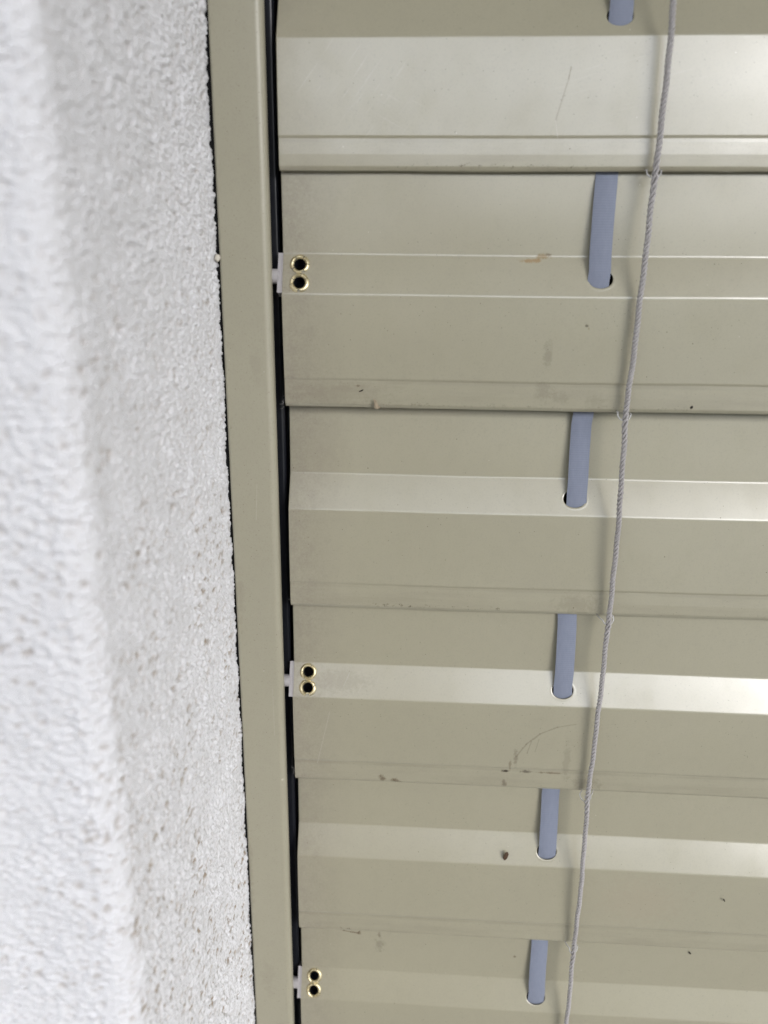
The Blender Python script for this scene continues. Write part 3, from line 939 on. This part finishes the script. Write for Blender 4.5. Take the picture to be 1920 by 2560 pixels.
def clip_mesh():
    """a small hook of clear plastic that grips the slat lip and holds the cord"""
    path = []
    for k in range(15):
        a = R(172 + (368 - 172) * k / 14)
        path.append(Vector((2.35 * math.cos(a) * MM, -(0.6 + 0.9 * math.sin(math.pi * k / 14)) * MM, (2.2 * math.sin(a) + 0.2) * MM)))
    p1 = tube([Vector((path[0].x + 0.2 * MM, 0.0035, 0.0012)), Vector((path[0].x, 0.0012, 0.0006))] + path + [Vector((path[-1].x, 0.0012, 0.0006)), Vector((path[-1].x - 0.2 * MM, 0.0035, 0.0012))], 0.27 * MM, 8)
    return p1
cv, cf = clip_mesh()
cme = bpy.data.meshes.new("cord_clip")
cme.from_pydata([tuple(v) for v in cv], [], cf)
cme.materials.append(M_clip)
cme.polygons.foreach_set("use_smooth", [True] * len(cme.polygons))
for key, zb, *_ in SLATS:
    cx, cd = cord_at(zb - 1)
    c = link(bpy.data.objects.new("cord_clip", cme), ladder, ((cx - 0.25) * MM, -0.9 * MM, (zb - 0.2) * MM))
    c.rotation_euler.y = R({'A': 0, 'B': 8, 'C': -14, 'D': -10, 'E': 12}.get(key, 0))
    c.rotation_euler.z = R({'C': 25, 'D': -30, 'E': 30}.get(key, 0))

# ------------------------------------------------------------------ small debris
M_seed = plain("seed_husk", (0.085, 0.050, 0.030), 0.7, 0.3, var=0.4, scale=900, bump=0.0002)
M_fleck = plain("dark_fleck", (0.03, 0.025, 0.02), 0.8, 0.3)
M_flake = plain("tan_flake", (0.33, 0.27, 0.19), 0.8, 0.3, var=0.25, scale=700)
M_crumb = plain("plaster_crumb", (0.62, 0.58, 0.50), 0.9, 0.2, bump=0.0003)
M_web = plain("pale_fluff", (0.30, 0.29, 0.285), 0.9, 0.2)

def blob(name, r, mat, loc, rot=(0, 0, 0), noise=0.2, seg=2, seed=0):
    rr = random.Random(seed)
    bm = bmesh.new()
    bmesh.ops.create_icosphere(bm, subdivisions=seg, radius=1)
    for v in bm.verts:
        f = 1 + noise * (rr.random() - 0.5) * 2
        v.co = Vector((v.co.x * r[0] * f, v.co.y * r[1] * f, v.co.z * r[2] * f)) * MM
    o = bm_obj(name, bm, mat, None, loc)
    o.rotation_euler = rot
    return o
def W(x, z, d):
    """local blind mm -> world"""
    return Vector(((-50.7 + x) * MM, -d * MM, Z0 + z * MM))
def mid_d(zr):
    p = MID0 + MIDDIR * mid_t(zr)
    return p.x
s = blob("seed", (0.95, 0.45, 2.2), M_seed, W(90.9, -285 + 44.6, mid_d(44.6) + 0.35), (0, R(14), 0), 0.08, 3, 3)
tag(s, "brown oval seed stuck on a pale slat facet left of the blue tape", "seed")
for (x, z, d, a, r, lab) in ((185.8, -285.5 + 28.9, 0.2, -30, (0.30, 0.25, 0.85), "small black fleck on the lower face of a slat near the right edge"),
                             (177.3, -365.6 + 73.6, -5.4, -35, (0.35, 0.25, 0.9), "small black fleck below the lowest full slat lip toward the right edge"),
                             (146.0, -45.3 + 2.6, -0.5, 30, (0.45, 0.3, 0.6), "dark speck on the slat lip just right of the grey cord"),
                             (27.3, -45.3 + 6.4, -0.3, 65, (0.22, 0.2, 0.85), "tiny dead fly on the slat lip right of the top brass eyelets")):
    tag(blob("dirt_fleck", r, M_fleck, W(x, z, d), (0, R(a), 0), 0.25, 2, int(x)), lab, "fleck", "dark flecks stuck on the blind")
bm = bmesh.new()
vs = [bm.verts.new(Vector(p) * MM) for p in ((-0.9, -0.5, 2.4), (0.2, -0.7, 1.9), (0.9, -0.5, 0.2), (1.8, -0.9, -0.6), (0.5, -0.6, -1.3), (-0.5, -0.4, -0.9), (-0.2, -0.8, 0.6))]
for f in ((0, 6, 1), (1, 6, 2), (2, 6, 4), (2, 4, 3), (4, 6, 5), (5, 6, 0)):
    bm.faces.new([vs[i] for i in f])
fl = bm_obj("bark_flake", bm, M_flake, None, W(32.7, -45.3 + 1.2, 0.3), smooth=False)
fl.modifiers.new("thickness", 'SOLIDIFY').thickness = 0.0002
tag(fl, "tan papery flake hanging on a slat lip below the top brass eyelets", "flake")
tag(blob("plaster_crumb", (1.1, 0.9, 1.4), M_crumb, Vector((-0.0728, -0.0045, Z0 + 0.0065)), (0, 0, 0), 0.3, 2, 9), "pale plaster crumb stuck on the rail beside the stucco edge", "crumb")

def fluff(x, z, d, n, size, seed, label):
    rr = random.Random(seed)
    parts = []
    for _ in range(n):
        p = Vector((rr.uniform(-1, 0.3), rr.uniform(-0.5, 0.5), rr.uniform(-1.6, 1.6))) * size * MM
        path = [p]
        dr = Vector((rr.uniform(-1, 1), rr.uniform(-1, 1), rr.uniform(-1, 1)))
        for k in range(6):
            dr = (dr + Vector((rr.uniform(-1, 1), rr.uniform(-1, 1), rr.uniform(-1, 1))) * 0.8).normalized()
            path.append(path[-1] + dr * (0.35 * size * MM))
        parts.append(tube(path, 0.05 * MM, 4))
    V, F = merge(parts)
    tag(mesh_obj("cobweb", V, F, M_web, None, W(x, z, d)), label, "cobweb", "cobweb tufts at the slat ends")
fluff(-0.4, -43.5, -1.8, 10, 1.2, 1, "cobweb tuft at the end of the slat with the tan flake")
fluff(-0.5, -122.0, -1.8, 6, 0.9, 2, "cobweb wisp at the slat end between the upper and middle eyelet pairs")
fluff(-0.4, -202.0, -1.8, 8, 1.1, 3, "cobweb tuft at the slat end below the middle pair of brass eyelets")

# ------------------------------------------------------------------ stand-in for the photographer, unseen, added to darken the lacquer's reflections
def person():
    px, py = -0.03, -0.70
    J = {"pelvis": (0, 0, 0.98, 0.150, 0.115), "waist": (0, 0, 1.12, 0.135, 0.105), "chest": (0, 0, 1.30, 0.160, 0.115), "collar": (0, 0.0, 1.43, 0.110, 0.080),
         "neck": (0, 0.01, 1.50, 0.055, 0.055), "jaw": (0, 0.025, 1.56, 0.062, 0.072), "skull": (0, 0.015, 1.645, 0.074, 0.090), "crown": (0, 0.0, 1.70, 0.050, 0.062)}
    E = [("pelvis", "waist"), ("waist", "chest"), ("chest", "collar"), ("collar", "neck"), ("neck", "jaw"), ("jaw", "skull"), ("skull", "crown")]
    for s in (-1, 1):
        k = "r" if s > 0 else "l"
        J.update({k + "sh": (s * 0.18, 0, 1.40, 0.062, 0.062), k + "el": (s * 0.25, -0.02, 1.12, 0.046, 0.046), k + "wr": (s * 0.26, 0.04, 0.87, 0.032, 0.028),
                  k + "ha": (s * 0.26, 0.06, 0.80, 0.038, 0.020), k + "hip": (s * 0.10, 0, 0.90, 0.092, 0.095), k + "kn": (s * 0.11, 0.01, 0.50, 0.062, 0.065),
                  k + "an": (s * 0.11, -0.01, 0.10, 0.045, 0.048), k + "he": (s * 0.11, 0.03, 0.065, 0.045, 0.045), k + "to": (s * 0.12, 0.17, 0.055, 0.042, 0.030)})
        E += [("collar", k + "sh"), (k + "sh", k + "el"), (k + "el", k + "wr"), (k + "wr", k + "ha"), ("pelvis", k + "hip"), (k + "hip", k + "kn"), (k + "kn", k + "an"), (k + "an", k + "he"), (k + "he", k + "to")]
        for f in range(4):
            J[k + "f%d" % f] = (s * 0.262, 0.045 + 0.016 * f, 0.745 - 0.004 * abs(f - 1.5), 0.010, 0.010)
            J[k + "g%d" % f] = (s * 0.25, 0.05 + 0.016 * f, 0.71, 0.008, 0.008)
            E += [(k + "ha", k + "f%d" % f), (k + "f%d" % f, k + "g%d" % f)]
        J[k + "t"] = (s * 0.245, 0.10, 0.80, 0.011, 0.011)
        E.append((k + "ha", k + "t"))
    names = list(J)
    me = bpy.data.meshes.new("person")
    me.from_pydata([J[n][:3] for n in names], [(names.index(a), names.index(b)) for a, b in E], [])
    o = link(bpy.data.objects.new("person", me), None, (px, py, 0.02))
    o.modifiers.new("skin", 'SKIN')
    sk = me.skin_vertices[0].data
    for i, n in enumerate(names):
        sk[i].radius = J[n][3:5]
        sk[i].use_root = n == "pelvis"
    sub = o.modifiers.new("smooth", 'SUBSURF')
    sub.levels = sub.render_levels = 1
    b = NT("dark_clothes")
    sep = b.node("ShaderNodeSeparateXYZ")
    b.put(sep.inputs[0], b.obj())
    bare = b.math('GREATER_THAN', sep.outputs[2], 1.485)
    hand = b.math('MULTIPLY', b.math('LESS_THAN', sep.outputs[2], 0.86), b.math('GREATER_THAN', b.math('ABSOLUTE', sep.outputs[0]), 0.20))
    n = b.noise(b.obj(), 40, 4)
    cloth = b.mix(n, (0.022, 0.024, 0.030), (0.040, 0.042, 0.050))
    b.set(Base_Color=b.mix(b.math('MAXIMUM', bare, hand), cloth, (0.42, 0.27, 0.20)), Roughness=0.85)
    me.materials.append(b.mat)
    tag(o, "unseen person in dark clothes, placed before the blind to darken its reflections", "person")
    hair_m = plain("brown_hair", (0.05, 0.032, 0.02), 0.6)
    bm = bmesh.new()
    bmesh.ops.create_uvsphere(bm, u_segments=24, v_segments=14, radius=1)
    for v in list(bm.verts):
        if v.co.z < -0.35 or (v.co.y > 0.55 and v.co.z < 0.35):
            bm.verts.remove(v)
    for v in bm.verts:
        v.co = Vector((v.co.x * 0.085, v.co.y * 0.102 + 0.005, v.co.z * 0.09 + 1.665))
    bm_obj("hair", bm, hair_m, o)
    for nm, loc, sc_, mt in (("nose", (0, 0.108, 1.60), (0.012, 0.016, 0.022), b.mat), ("eye", (-0.031, 0.092, 1.625), (0.012, 0.010, 0.008), M_nylon), ("eye", (0.031, 0.092, 1.625), (0.012, 0.010, 0.008), M_nylon),
                             ("ear", (-0.078, 0.0, 1.61), (0.010, 0.020, 0.030), b.mat), ("ear", (0.078, 0.0, 1.61), (0.010, 0.020, 0.030), b.mat), ("mouth", (0, 0.098, 1.565), (0.022, 0.008, 0.006), hair_m)):
        bm = bmesh.new()
        bmesh.ops.create_uvsphere(bm, u_segments=14, v_segments=8, radius=1)
        for v in bm.verts:
            v.co = Vector((v.co.x * sc_[0] + loc[0], v.co.y * sc_[1] + loc[1], v.co.z * sc_[2] + loc[2]))
        bm_obj(nm, bm, mt, o)
person()
